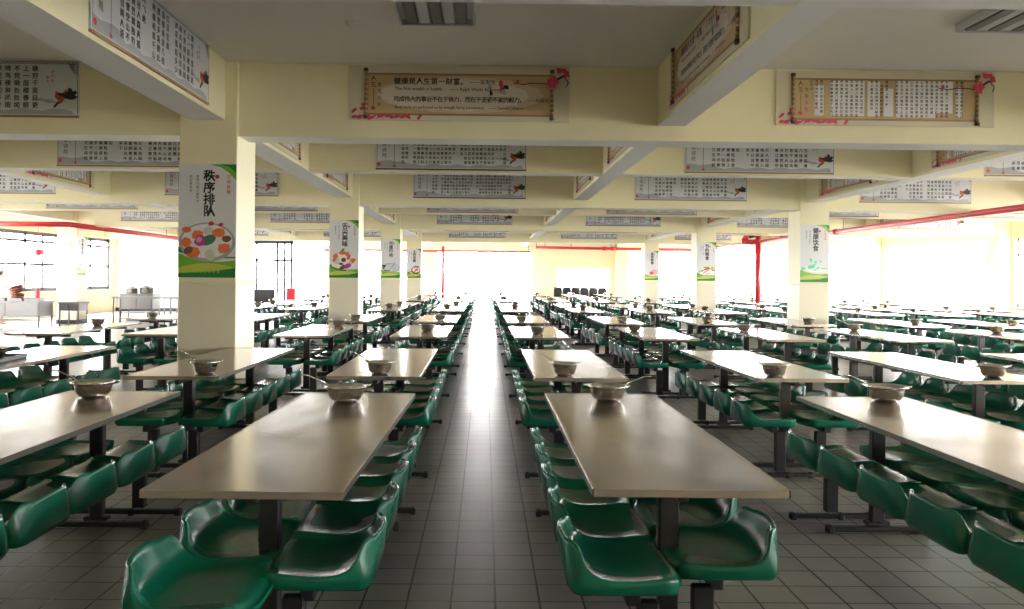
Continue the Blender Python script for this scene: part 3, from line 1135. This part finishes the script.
ladle0 = make_ladle()
BOWLPOS = {('w1', 1): (.755, 4.86), ('k1', 1): (-.82, 4.74), ('k2', 1): (-2.36, 4.84), ('w2', 1): (2.50, 4.93), ('k1', 2): (-.80, 6.03), ('k2', 2): (-2.10, 6.02),
           ('w1', 2): (.62, 6.04), ('w2', 2): (2.26, 6.05), ('w3', 2): (3.99, 6.10), ('k1', 3): (-.79, 11.0), ('w1', 3): (.71, 10.7), ('w2', 3): (2.15, 11.4), ('w3', 3): (3.79, 11.6),
           ('w4', 3): (5.59, 12.0), ('w1', 4): (.63, 13.6), ('w3', 4): (3.9, 13.9), ('w2', 4): (2.39, 13.8), ('k4', 3): (-5.6, 11.6)}
first = {'t': True, 'b': True, 'o': True, 'l': True}
R = random.Random(5)
for r, y0 in enumerate(ROWS, 1):
    for cn, xc in COLS.items():
        # leave out what lies wholly outside the frame
        near_x = (abs(xc) - .65) * F_PX / (y0 + TL)
        if near_x > 545 or (cn == 'k4' and r < 3) or (r == 1 and cn not in ('k2', 'k1', 'w1', 'w2')):
            continue
        side = SIDE[cn[0]]
        line = ORD[int(cn[1]) - 1]
        row = ORD[r - 1]
        rz = R.uniform(-.004, .004)
        dx = R.uniform(-.01, .01)
        if (cn, r) == ('k1', 1):
            rz, dx = -.019, 0
        if (cn, r) == ('w2', 2):
            dx = .06
        tl = 'steel-topped canteen table, %s from the front, %s line on the %s side of the aisle' % (row, line, side)
        ty = {('w1', 1): .055, ('k2', 2): -.09, ('w2', 2): .06, ('w3', 2): .04}.get((cn, r), 0)
        loc = (xc + dx, y0 + ty, 0)
        if r <= 6:
            if first['t']:
                o = table0; first['t'] = False
                o.location = loc; o.rotation_euler = (0, 0, rz); o['label'] = tl; o['group'] = 'canteen tables'
            else:
                dup(table0, loc, rz, tl, 'canteen tables')
        else:
            o = bpy.data.objects.new('canteen_table', far_tb); COL.objects.link(o)
            o.location = loc; o.rotation_euler = (0, 0, rz); tag(o, tl, 'table', 'canteen tables')
        for s in (-1, 1):
            which = 'aisle' if (s < 0) == (cn[0] == 'w') else 'outer'
            bl = 'five green bucket seats, %s side of %s table, %s line on the %s side' % (which, row, line, side)
            off = .225
            if (cn, r) == ('w1', 1):
                off = .22 if s < 0 else .165
            if (cn, r) == ('k1', 1) and s < 0:
                off = .115
            if s > 0 and (cn, r) in (('k2', 1), ('k1', 1)):
                off = .215 if cn == 'k2' else .228
            by = {('w1', 1, 1): .18, ('w1', 1, -1): .03, ('k1', 1, -1): -.23, ('k1', 1, 1): .06}.get((cn, r, s), 0)
            bloc = (xc + dx + s * off, y0 + TL / 2 - .02 + by + (ty if r == 2 else 0), 0)
            brz = (0 if s < 0 else PI) + R.uniform(-.006, .006)
            if r <= 6:
                if first['b']:
                    first['b'] = False
                    bench0.location = bloc; bench0.rotation_euler = (0, 0, brz); bench0['label'] = bl; bench0['group'] = 'rows of green seats'
                else:
                    dup(bench0, bloc, brz, bl, 'rows of green seats')
            else:
                o = bpy.data.objects.new('seat_row', far_me); COL.objects.link(o)
                o.location = bloc; o.rotation_euler = (0, 0, brz); tag(o, bl, 'bench', 'rows of green seats')
        # bowl
        if (cn, r) in BOWLPOS:
            bxp, byp = BOWLPOS[(cn, r)]
            if r == 2:
                byp += .08 + ty * .8
        else:
            bxp = xc + R.uniform(-.12, .12)
            byp = y0 + TL - R.uniform(.3, .6) if r % 2 else y0 + R.uniform(.25, .6)
        lab = 'steel bowl standing on the %s table, %s line on the %s side of the aisle' % (row, line, side)
        bs = .93 if r == 1 else .80
        if r <= 4:
            bo = bowl0
            if first['o']:
                first['o'] = False
                bowl0.location = (bxp, byp, TH + .001); bowl0.rotation_euler = (0, 0, .2); bowl0['label'] = lab; bowl0['group'] = 'steel bowls on the tables'
            else:
                bo = dup(bowl0, (bxp, byp, TH + .001), R.uniform(-.6, .6), lab, 'steel bowls on the tables')
            bo.scale = (bs, bs, .98)
        else:
            o = bpy.data.objects.new('steel_bowl', far_bowl); COL.objects.link(o); o.location = (bxp, byp, TH + .001); o.scale = (bs, bs, .98)
            tag(o, lab, 'bowl', 'steel bowls on the tables')
        if r <= 3:
            lab = 'long-handled ladle leaning in the bowl on the %s table, %s line, %s side' % (row, line, side)
            lz = R.uniform(-.5, .3)
            if (cn, r) == ('w1', 1):
                lz = PI - .15
            if first['l']:
                first['l'] = False
                ladle0.location = (bxp, byp, TH + .004); ladle0.rotation_euler = (0, 0, lz); ladle0['label'] = lab; ladle0['group'] = 'ladles in the bowls'
            else:
                dup(ladle0, (bxp, byp, TH + .004), lz, lab, 'ladles in the bowls')

# ------------------------------------------------------------------ red pipes
PZ = 2.90
b = NB()
rod(b, (9.93, YB + .5, PZ), (9.93, 37.9, PZ), .065, 14)
for y in (3, 12, 22.5, 29.6, 34):
    rod(b, (9.93, y - .08, PZ), (9.93, y + .08, PZ), .085, 14)
t = thing('sprinkler_pipe', 'long red pipe under the beams on the window side', 'pipe')
link('pipe', b, REDP, t)
b = NB()
for y in (6, 14, 22, 30):
    rod(b, (9.93, y, PZ + .05), (9.93, y, ZC), .012, 8)
link('hanger_rods', b, BRUSH, t)
t = thing('riser_pipe', 'upright red pipe with looped valve rising to the beams near the window wall', 'pipe')
b = NB()
tube(b, [(9.93, 28.9, 0), (9.93, 28.9, 3.12), (9.80, 28.9, 3.18), (9.55, 28.9, 3.14), (9.42, 28.9, 2.98), (9.42, 28.9, 2.90), (9.93, 28.9, 2.90)], .095, 12)
link('pipe', b, REDP, t)
b = NB(); rod(b, (9.66, 28.78, 3.14), (9.66, 29.02, 3.14), .11, 16); ball(b, (9.66, 28.76, 3.14), (.05, .05, .05), 8, 10)
link('valve', b, BLACK, t)
t = thing('cross_pipe', 'dark red pipe with fittings along the yellow wall', 'pipe')
b = NB(); rod(b, (2.42, 38.0, 2.98), (9.93, 38.0, 2.93), .07, 12)
for x in (5.7, 6.1, 8.0):
    rod(b, (x - .1, 38.0, 2.96), (x + .1, 38.0, 2.96), .10, 12)
link('pipe', b, REDP, t)
b = NB()
for x in (2.45, 2.85, 4.1, 6.0):
    rod(b, (x, 38.0, 2.98), (x, 38.0, ZC), .015, 8)
link('hanger_rods', b, BRUSH, t)
t = thing('door_pipe', 'thin red pipe running above the bright open doorway', 'pipe')
b = NB(); rod(b, (-7.8, 38.6, 2.78), (2.2, 38.6, 2.78), .05, 12)
link('pipe', b, REDP, t)
for x in (-6, -3.0, 0, 2.1):
    b = NB(); rod(b, (x, 38.6, 2.78), (x, 38.6, ZC), .012, 8); link('hanger_rod', b, BRUSH, t)
b = NB(); rod(b, (-2.02, 38.3, 0), (-2.02, 38.3, 3.0), .07, 12)
tag(link('standpipe', b, REDP), 'upright red pipe standing at the edge of the bright doorway', 'pipe')
t = thing('kitchen_pipe', 'thick red pipe bending past the pillar by the serving counters', 'pipe')
b = NB()
tube(b, [(XL + .05, 22.6, 2.90), (-11.76, 22.6, 2.90), (-11.76, 32.9, 2.90)], .075, 12)
link('pipe', b, REDP, t)
b = NB()
for y in (24.5, 29.5):
    rod(b, (-11.76, y, 2.95), (-11.76, y, ZC), .012, 8)
link('hanger_rods', b, BRUSH, t)


# ------------------------------------------------------------------ ceiling lamps, smoke detector
def lamp(loc, wx, wy, cells, label):
    t = thing('ceiling_lamp', label, 'lamp', loc, 0, 'louvred ceiling lamps')
    b = NB()
    bx(b, -wx / 2, wx / 2, -wy / 2, wy / 2, -.02, 0, .003)
    for s in (-1, 1):
        bx(b, s * wx / 2 - .012, s * wx / 2 + .012, -wy / 2, wy / 2, -.07, 0, .003)
        bx(b, -wx / 2, wx / 2, s * wy / 2 - .012, s * wy / 2 + .012, -.07, 0, .003)
    link('housing', b, ALU, t)
    p = wx / cells
    for k in range(cells):
        b = NB()
        x = -wx / 2 + p * (k + .5)
        bx(b, x - p * .22, x + p * .22, -wy / 2 + .02, wy / 2 - .02, -.062, -.021, .004)
        link('louvre', b, LDARK, t)
        if k < cells - 1:
            b = NB()
            bx(b, x + p * .27, x + p * .73, -wy / 2 + .02, wy / 2 - .02, -.058, -.021, .008)
            link('reflector', b, PALEB, t)
    return t


lamp((-.42, 6.3, ZC), .62, .9, 3, 'louvred ceiling lamp above the aisle end of the tables')
lamp((4.5, 6.3, ZC), 1.0, .9, 5, 'wide louvred ceiling lamp above the window-side tables')
b = NB(); lathe(b, [(0, -.045), (.035, -.04), (.055, -.02), (.06, 0)], n=20)
tag(link('smoke_detector', b, CEIL, loc=(-1.17, 6.9, ZC)), 'small round white detector on the ceiling', 'detector')

# ------------------------------------------------------------------ far wall objects
ch0 = None
for i in range(6):
    x = 3.55 + i * .43
    lab = 'black stacking chair before the far window, %s along the row from the doorway' % ORD[i]
    if ch0 is None:
        ch0 = thing('black_chair', lab, 'chair', (x, 38.9, 0), 0, 'black chairs before the far window')
        b = NB(); bx(b, -.20, .20, -.2, .2, .42, .47, .015, seg=2); link('seat', b, BLACK, ch0)
        b = NB(); bx(b, -.20, .20, -.23, -.19, .62, 1.08, .015, seg=2); link('backrest', b, BLACK, ch0)
        for sx in (-1, 1):
            for sy in (-1, 1):
                b = NB(); rod(b, (sx * .18, sy * .19, 0), (sx * .17, sy * .18, .44 if sy > 0 else .9), .013, 8); link('leg', b, BRUSH, ch0)
    else:
        dup(ch0, (x, 38.9, 0), 0, lab, 'black chairs before the far window')
t = thing('metal_cabinet', 'tall grey cabinet against the window wall beside the upright pipe', 'cabinet', (12.85, 36.5, 0))
b = NB(); bx(b, -.3, .3, -.25, .25, .05, 1.55, .01); bx(b, -.27, .27, -.22, .22, 0, .06); link('body', b, CABG, t)
for s in (-1, 1):
    b = NB(); bx(b, min(0, s * .29) + .004, max(0, s * .29) - .004, -.268, -.25, .09, 1.52, .004); d = link('door', b, CABG, t)
    b = NB(); bx(b, s * .03 - .006, s * .03 + .006, -.285, -.268, .75, .87); link('handle', b, BRUSH, d)
t = thing('display_board', 'pale red standing board beyond the bright doorway', 'board', (-1.75, 41.2, 0))
b = NB(); bx(b, -.45, .45, -.02, .02, .35, 1.75, .005); link('panel', b, mat('pale_red_board', (.65, .32, .25), .6), t)
for s in (-1, 1):
    b = NB(); bx(b, s * .42 - .02, s * .42 + .02, -.25, .25, 0, .04); bx(b, s * .42 - .02, s * .42 + .02, -.02, .02, .03, .4); link('leg', b, BRUSH, t)

# ------------------------------------------------------------------ kitchen counters
def counter(loc, wx, wy, h, label, panel=(.35, .72), shelf=.25, name='serving_counter'):
    t = thing(name, label, 'counter', loc)
    b = NB(); bx(b, -wx / 2, wx / 2, -wy / 2, wy / 2, h - .05, h, .006); link('worktop', b, BRUSH, t)
    if panel:
        b = NB(); bx(b, -wx / 2 + .03, wx / 2 - .03, -wy / 2 + .03, wy / 2 - .03, panel[0], h - .05, .004)
        link('cabinet_body', b, BRUSH, t)
        b = NB()
        for k in range(3):
            xx = -wx / 2 + .06 + (wx - .12) * k / 2
            bx(b, xx - .004, xx + .004, -wy / 2 + .022, -wy / 2 + .03, panel[0], h - .06)
        link('panel_joint', b, BLACK, t)
    if shelf:
        b = NB(); bx(b, -wx / 2 + .04, wx / 2 - .04, -wy / 2 + .04, wy / 2 - .04, shelf - .02, shelf, .004); link('shelf', b, BRUSH, t)
    for sx in (-1, 1):
        for sy in (-1, 1):
            b = NB(); rod(b, (sx * (wx / 2 - .05), sy * (wy / 2 - .05), 0), (sx * (wx / 2 - .05), sy * (wy / 2 - .05), h - .05), .022, 10)
            link('leg', b, BRUSH, t)
    return t


counter((-12.95, 22.0, 0), 1.9, .75, .76, 'long steel serving counter at the kitchen edge, piled with trays', panel=(.34, 1))
counter((-11.85, 23.1, 0), .62, .6, .70, 'low steel side table between the long counter and the pillar', panel=(.45, 1), shelf=0)
counter((-11.7, 27.2, 0), 1.15, .7, .86, 'steel counter holding two pans, past the pillar', panel=(.34, 1), shelf=.22)
t = counter((-9.6, 24.6, 0), 3.5, .55, .82, 'thin-legged steel rack table near the kitchen wall', panel=None, shelf=.18, name='rack_table')
b = NB()
for xx in (-.15, .05, .3):
    for sy in (-1, 1):
        rod(b, (xx, sy * .225, 0), (xx, sy * .225, .78), .018, 8)
link('middle_legs', b, BRUSH, t)
# trays on the long counter
tr0 = None
for i, (x, y) in enumerate([(-13.6, 21.8), (-13.15, 21.78), (-12.7, 21.8), (-12.25, 21.82), (-13.4, 22.15), (-12.5, 22.15)]):
    lab = 'shallow dark-rimmed food tray on the long steel counter, %s of the six' % ORD[i]
    if tr0 is None:
        tr0 = thing('food_tray', lab, 'tray', (x, y, .761), 0, 'food trays on the long counter')
        b = NB(); bx(b, -.19, .19, -.14, .14, 0, .012, .003)
        for s in (-1, 1):
            bx(b, s * .19 - .008, s * .19 + .008, -.148, .148, 0, .07, .003); bx(b, -.19, .19, s * .14 - .008, s * .14 + .008, 0, .07, .003)
        link('pan', b, BRUSH, tr0)
        b = NB()
        for k in range(14):
            ball(b, (random.uniform(-.15, .15), random.uniform(-.1, .1), .045), (.04, .035, .03), 5, 7)
        link('food', b, FOODD, tr0)
    else:
        dup(tr0, (x, y, .761), 0, lab, 'food trays on the long counter')


def basket(loc, rx, ry, label):
    t = thing('wicker_basket', label, 'basket', loc)
    t.rotation_euler = (rx, ry, .3)
    t.scale = (.75, .75, .95)
    b = NB(); lathe(b, [(0, 0), (.17, 0), (.20, .05), (.22, .20), (.235, .21), (.22, .195), (.185, .05), (0, .02)], n=20)
    link('body', b, BROWN, t)
    b = NB()
    for z, r in ((.06, .207), (.12, .217), (.2, .232)):
        n = 20
        tube(b, [(r * math.cos(2 * PI * k / n), r * math.sin(2 * PI * k / n), z) for k in range(n + 1)], .008, 5)
    link('woven_bands', b, RUST, t)
    return t


basket((-12.98, 22.25, .762), 0.0, 0.12, 'brown wicker basket standing on the long steel counter')
basket((-12.96, 22.26, .975), .1, -.25, 'tilted brown wicker basket stacked on top of another')
# red bottle with black cap
t = thing('red_bottle', 'red bottle with black lever top standing on the steel counter', 'bottle', (-12.45, 22.32, .761))
b = NB(); lathe(b, [(0, 0), (.055, 0), (.06, .02), (.06, .24), (.03, .30), (0, .30)], n=18); link('body', b, REDPL, t)
b = NB(); bx(b, -.16, .05, -.02, .02, .30, .335, .006); rod(b, (0, 0, .29), (0, 0, .32), .025, 10); link('lever', b, BLACK, t)
# pans on the second counter
for (x, r, h, lab) in ((-11.95, .20, .17, 'dented steel pot with tilted lid on the counter past the pillar'), (-11.45, .22, .2, 'wide steel pan beside the lidded pot')):
    t = thing('cooking_pot', lab, 'pot', (x, 27.1, .861))
    b = NB(); lathe(b, [(0, 0), (r * .9, 0), (r, .03), (r, h), (r + .02, h + .005), (r - .01, h), (r - .012, .03), (0, .02)], n=26); link('body', b, STEEL, t)
    b = NB(); lathe(b, [(r + .01, h + .012), (r * .6, h + .05), (.02, h + .07), (.02, h + .09), (0, h + .09)], n=24); link('lid', b, BRUSH, t)
# dark food tray on the rack table
for i, x in enumerate((-9.05, -8.55, -8.05)):
    t = thing('food_tray', 'dark heaped food tray on the thin-legged rack table, %s of three' % ORD[i], 'tray', (x, 24.6, .821), 0, 'heaped trays on the rack table')
    b = NB(); bx(b, -.23, .23, -.17, .17, 0, .09, .01); link('pan', b, BRUSH, t)
    b = NB()
    for k in range(22):
        ball(b, (random.uniform(-.18, .18), random.uniform(-.12, .12), .09 + random.uniform(0, .05)), (.04, .035, .03), 5, 7)
    link('food', b, FOODD, t)
b = NB(); lathe(b, [(0, -.11), (.06, -.10), (.11, -.05), (.12, 0), (.11, .05), (.06, .10), (0, .11)], n=16)
t = thing('red_lantern', 'small red paper lantern hanging by the kitchen windows', 'lantern', (-14.6, 26.2, 2.2))
link('shade', b, REDPL, t)
b = NB(); rod(b, (0, 0, .1), (0, 0, 1.5), .006, 6); rod(b, (0, 0, -.2), (0, 0, -.1), .012, 6); link('cord', b, REDPL, t)
# socket plate on the pillar
t = thing('switch_panel', 'square white switch panel on the pillar by the serving counters', 'switch', (-12.55, PY[2] - .004, 2.38))
b = NB(); bx(b, -.13, .13, -.03, 0, -.10, .10, .006); link('plate', b, WHITEP, t)
for sx in (-1, 1):
    for sz in (-1, 1):
        b = NB(); bx(b, sx * .06 - .035, sx * .06 + .035, -.04, -.03, sz * .05 - .025, sz * .05 + .025, .003); link('socket', b, GREYD, t)
# dark chairs and red stool box near the glazed screen
t = thing('seat_stack', 'dark upholstered settee against the glazed screen', 'settee', (-8.6, 30.6, 0))
b = NB(); bx(b, -.5, .5, -.3, .3, .12, .45, .05, seg=3); link('seat', b, BLACK, t)
b = NB(); bx(b, -.5, .5, .2, .36, .4, .98, .05, seg=3); link('backrest', b, BLACK, t)
for sx in (-1, 1):
    b = NB(); bx(b, sx * .5 - .06, sx * .5 + .06, -.3, .3, .12, .66, .04, seg=3); link('armrest', b, BLACK, t)
    for sy in (-1, 1):
        b = NB(); rod(b, (sx * .42, sy * .22, 0), (sx * .42, sy * .22, .13), .02, 8); link('leg', b, BLACK, t)
t = thing('water_dispenser', 'small red dispenser cabinet before the glazed screen', 'dispenser', (-7.35, 30.4, 0))
b = NB(); bx(b, -.16, .16, -.16, .16, .62, 1.05, .02, seg=2); link('body', b, REDPL, t)
b = NB(); bx(b, -.2, .2, -.2, .2, 0, .62, .01); link('stand', b, TOFU, t)

# ------------------------------------------------------------------ tray stack on the table near the frame edge
t = thing('black_tray', 'black oblong tray lying on a kitchen-side table, bowls on it', 'tray', (-4.22, 6.75, TH + .001), .15)
b = NB(); bx(b, -.22, .22, -.3, .3, 0, .012, .003)
for s in (-1, 1):
    bx(b, s * .22 - .01, s * .22 + .01, -.31, .31, 0, .035, .004); bx(b, -.22, .22, s * .3 - .01, s * .3 + .01, 0, .035, .004)
link('body', b, BLACK, t)
o = dup(bowl0, (-4.2, 6.85, TH + .014), .4, 'steel bowl standing in the black oblong tray', 'steel bowls on the tables')

# ------------------------------------------------------------------ kitchen worker
def skin_body(name, joints, edges, radii, m, parent, sub=2):
    me = bpy.data.meshes.new(name)
    me.from_pydata(joints, edges, [])
    o = bpy.data.objects.new(name, me)
    COL.objects.link(o)
    md = o.modifiers.new('s', 'SKIN')
    for i, r in enumerate(radii):
        me.skin_vertices[0].data[i].radius = (r, r * .9 if r < .12 else r * .72)
    me.skin_vertices[0].data[0].use_root = True
    o.modifiers.new('u', 'SUBSURF').levels = sub
    bpy.context.view_layer.update()
    me2 = bpy.data.meshes.new_from_object(o.evaluated_get(bpy.context.evaluated_depsgraph_get()))
    for p in me2.polygons:
        p.use_smooth = True
    o.modifiers.clear()
    o.data = me2
    me2.materials.clear()
    me2.materials.append(m)
    o.parent = parent
    return o


t = thing('person', 'kitchen worker in white coat and cap behind the long counter', 'person', (-14.17, 23.45, 0), 2.7)
J = [(0, 0, .86), (0, 0, 1.08), (0, 0, 1.27), (0, 0, 1.36), (0, -.01, 1.45),
     (.10, 0, .80), (.11, 0, .45), (.11, .02, .06), (.11, -.12, .03), (-.10, 0, .80), (-.11, 0, .45), (-.11, .02, .06), (-.11, -.12, .03),
     (.17, 0, 1.26), (.21, -.03, 1.02), (.16, -.22, .93), (.14, -.29, .92), (-.17, 0, 1.26), (-.21, -.03, 1.02), (-.16, -.22, .93), (-.14, -.29, .92)]
E_ = [(0, 1), (1, 2), (2, 3), (3, 4), (0, 5), (5, 6), (6, 7), (7, 8), (0, 9), (9, 10), (10, 11), (11, 12), (2, 13), (13, 14), (14, 15), (15, 16), (2, 17), (17, 18), (18, 19), (19, 20)]
Rr = [.15, .14, .15, .055, .05, .09, .06, .042, .035, .09, .06, .042, .035, .055, .045, .033, .026, .055, .045, .033, .026]
skin_body('body', J, E_, Rr, SKIN, t)
b = NB()
ball(b, (0, -.01, 1.50), (.075, .092, .11), 16, 20); ball(b, (0, -.105, 1.49), (.012, .018, .018), 6, 8)
for s in (-1, 1):
    ball(b, (s * .03, -.088, 1.515), (.012, .008, .008), 6, 8, mi=1); ball(b, (s * .076, 0, 1.50), (.01, .02, .03), 6, 8)
ball(b, (0, -.095, 1.445), (.025, .008, .006), 6, 8, mi=2)
link('head', b, [SKIN, HAIR, REDINK], t)
b = NB(); ball(b, (0, .012, 1.525), (.084, .098, .10), 12, 18); link('hair', b, HAIR, t)
b = NB(); lathe(b, [(.088, 0), (.092, .06), (.10, .10), (.07, .13), (0, .135)], (0, .01, 1.555), 20); link('cap', b, CLOTH, t)
skin_body('coat', [(0, 0, .62), (0, 0, .9), (0, 0, 1.1), (0, 0, 1.28), (.18, 0, 1.25), (.22, -.03, 1.01), (.18, -.16, .95), (-.18, 0, 1.25), (-.22, -.03, 1.01), (-.18, -.16, .95)],
          [(0, 1), (1, 2), (2, 3), (3, 4), (4, 5), (5, 6), (3, 7), (7, 8), (8, 9)], [.20, .18, .17, .15, .075, .062, .05, .075, .062, .05], CLOTH, t)
b = NB(); lathe(b, [(.06, 1.33), (.10, 1.30), (.12, 1.26), (.09, 1.28), (.055, 1.34)], n=20); link('red_scarf', b, REDPL, t)
for s in (-1, 1):
    b = NB()
    hx, hy, hz = s * .14, -.31, .92
    ball(b, (hx, hy, hz), (.036, .045, .016), 8, 12)
    for k, L in enumerate((.055, .065, .06, .048)):
        fx = hx + (k - 1.5) * .018
        tube(b, [(fx, hy - .03, hz), (fx, hy - .035 - L * .6, hz - .004), (fx, hy - .03 - L, hz - .02)], .0075, 6)
    tube(b, [(hx - s * .03, hy, hz), (hx - s * .05, hy - .03, hz - .008), (hx - s * .048, hy - .055, hz - .018)], .009, 6)
    link('hand', b, SKIN, t)
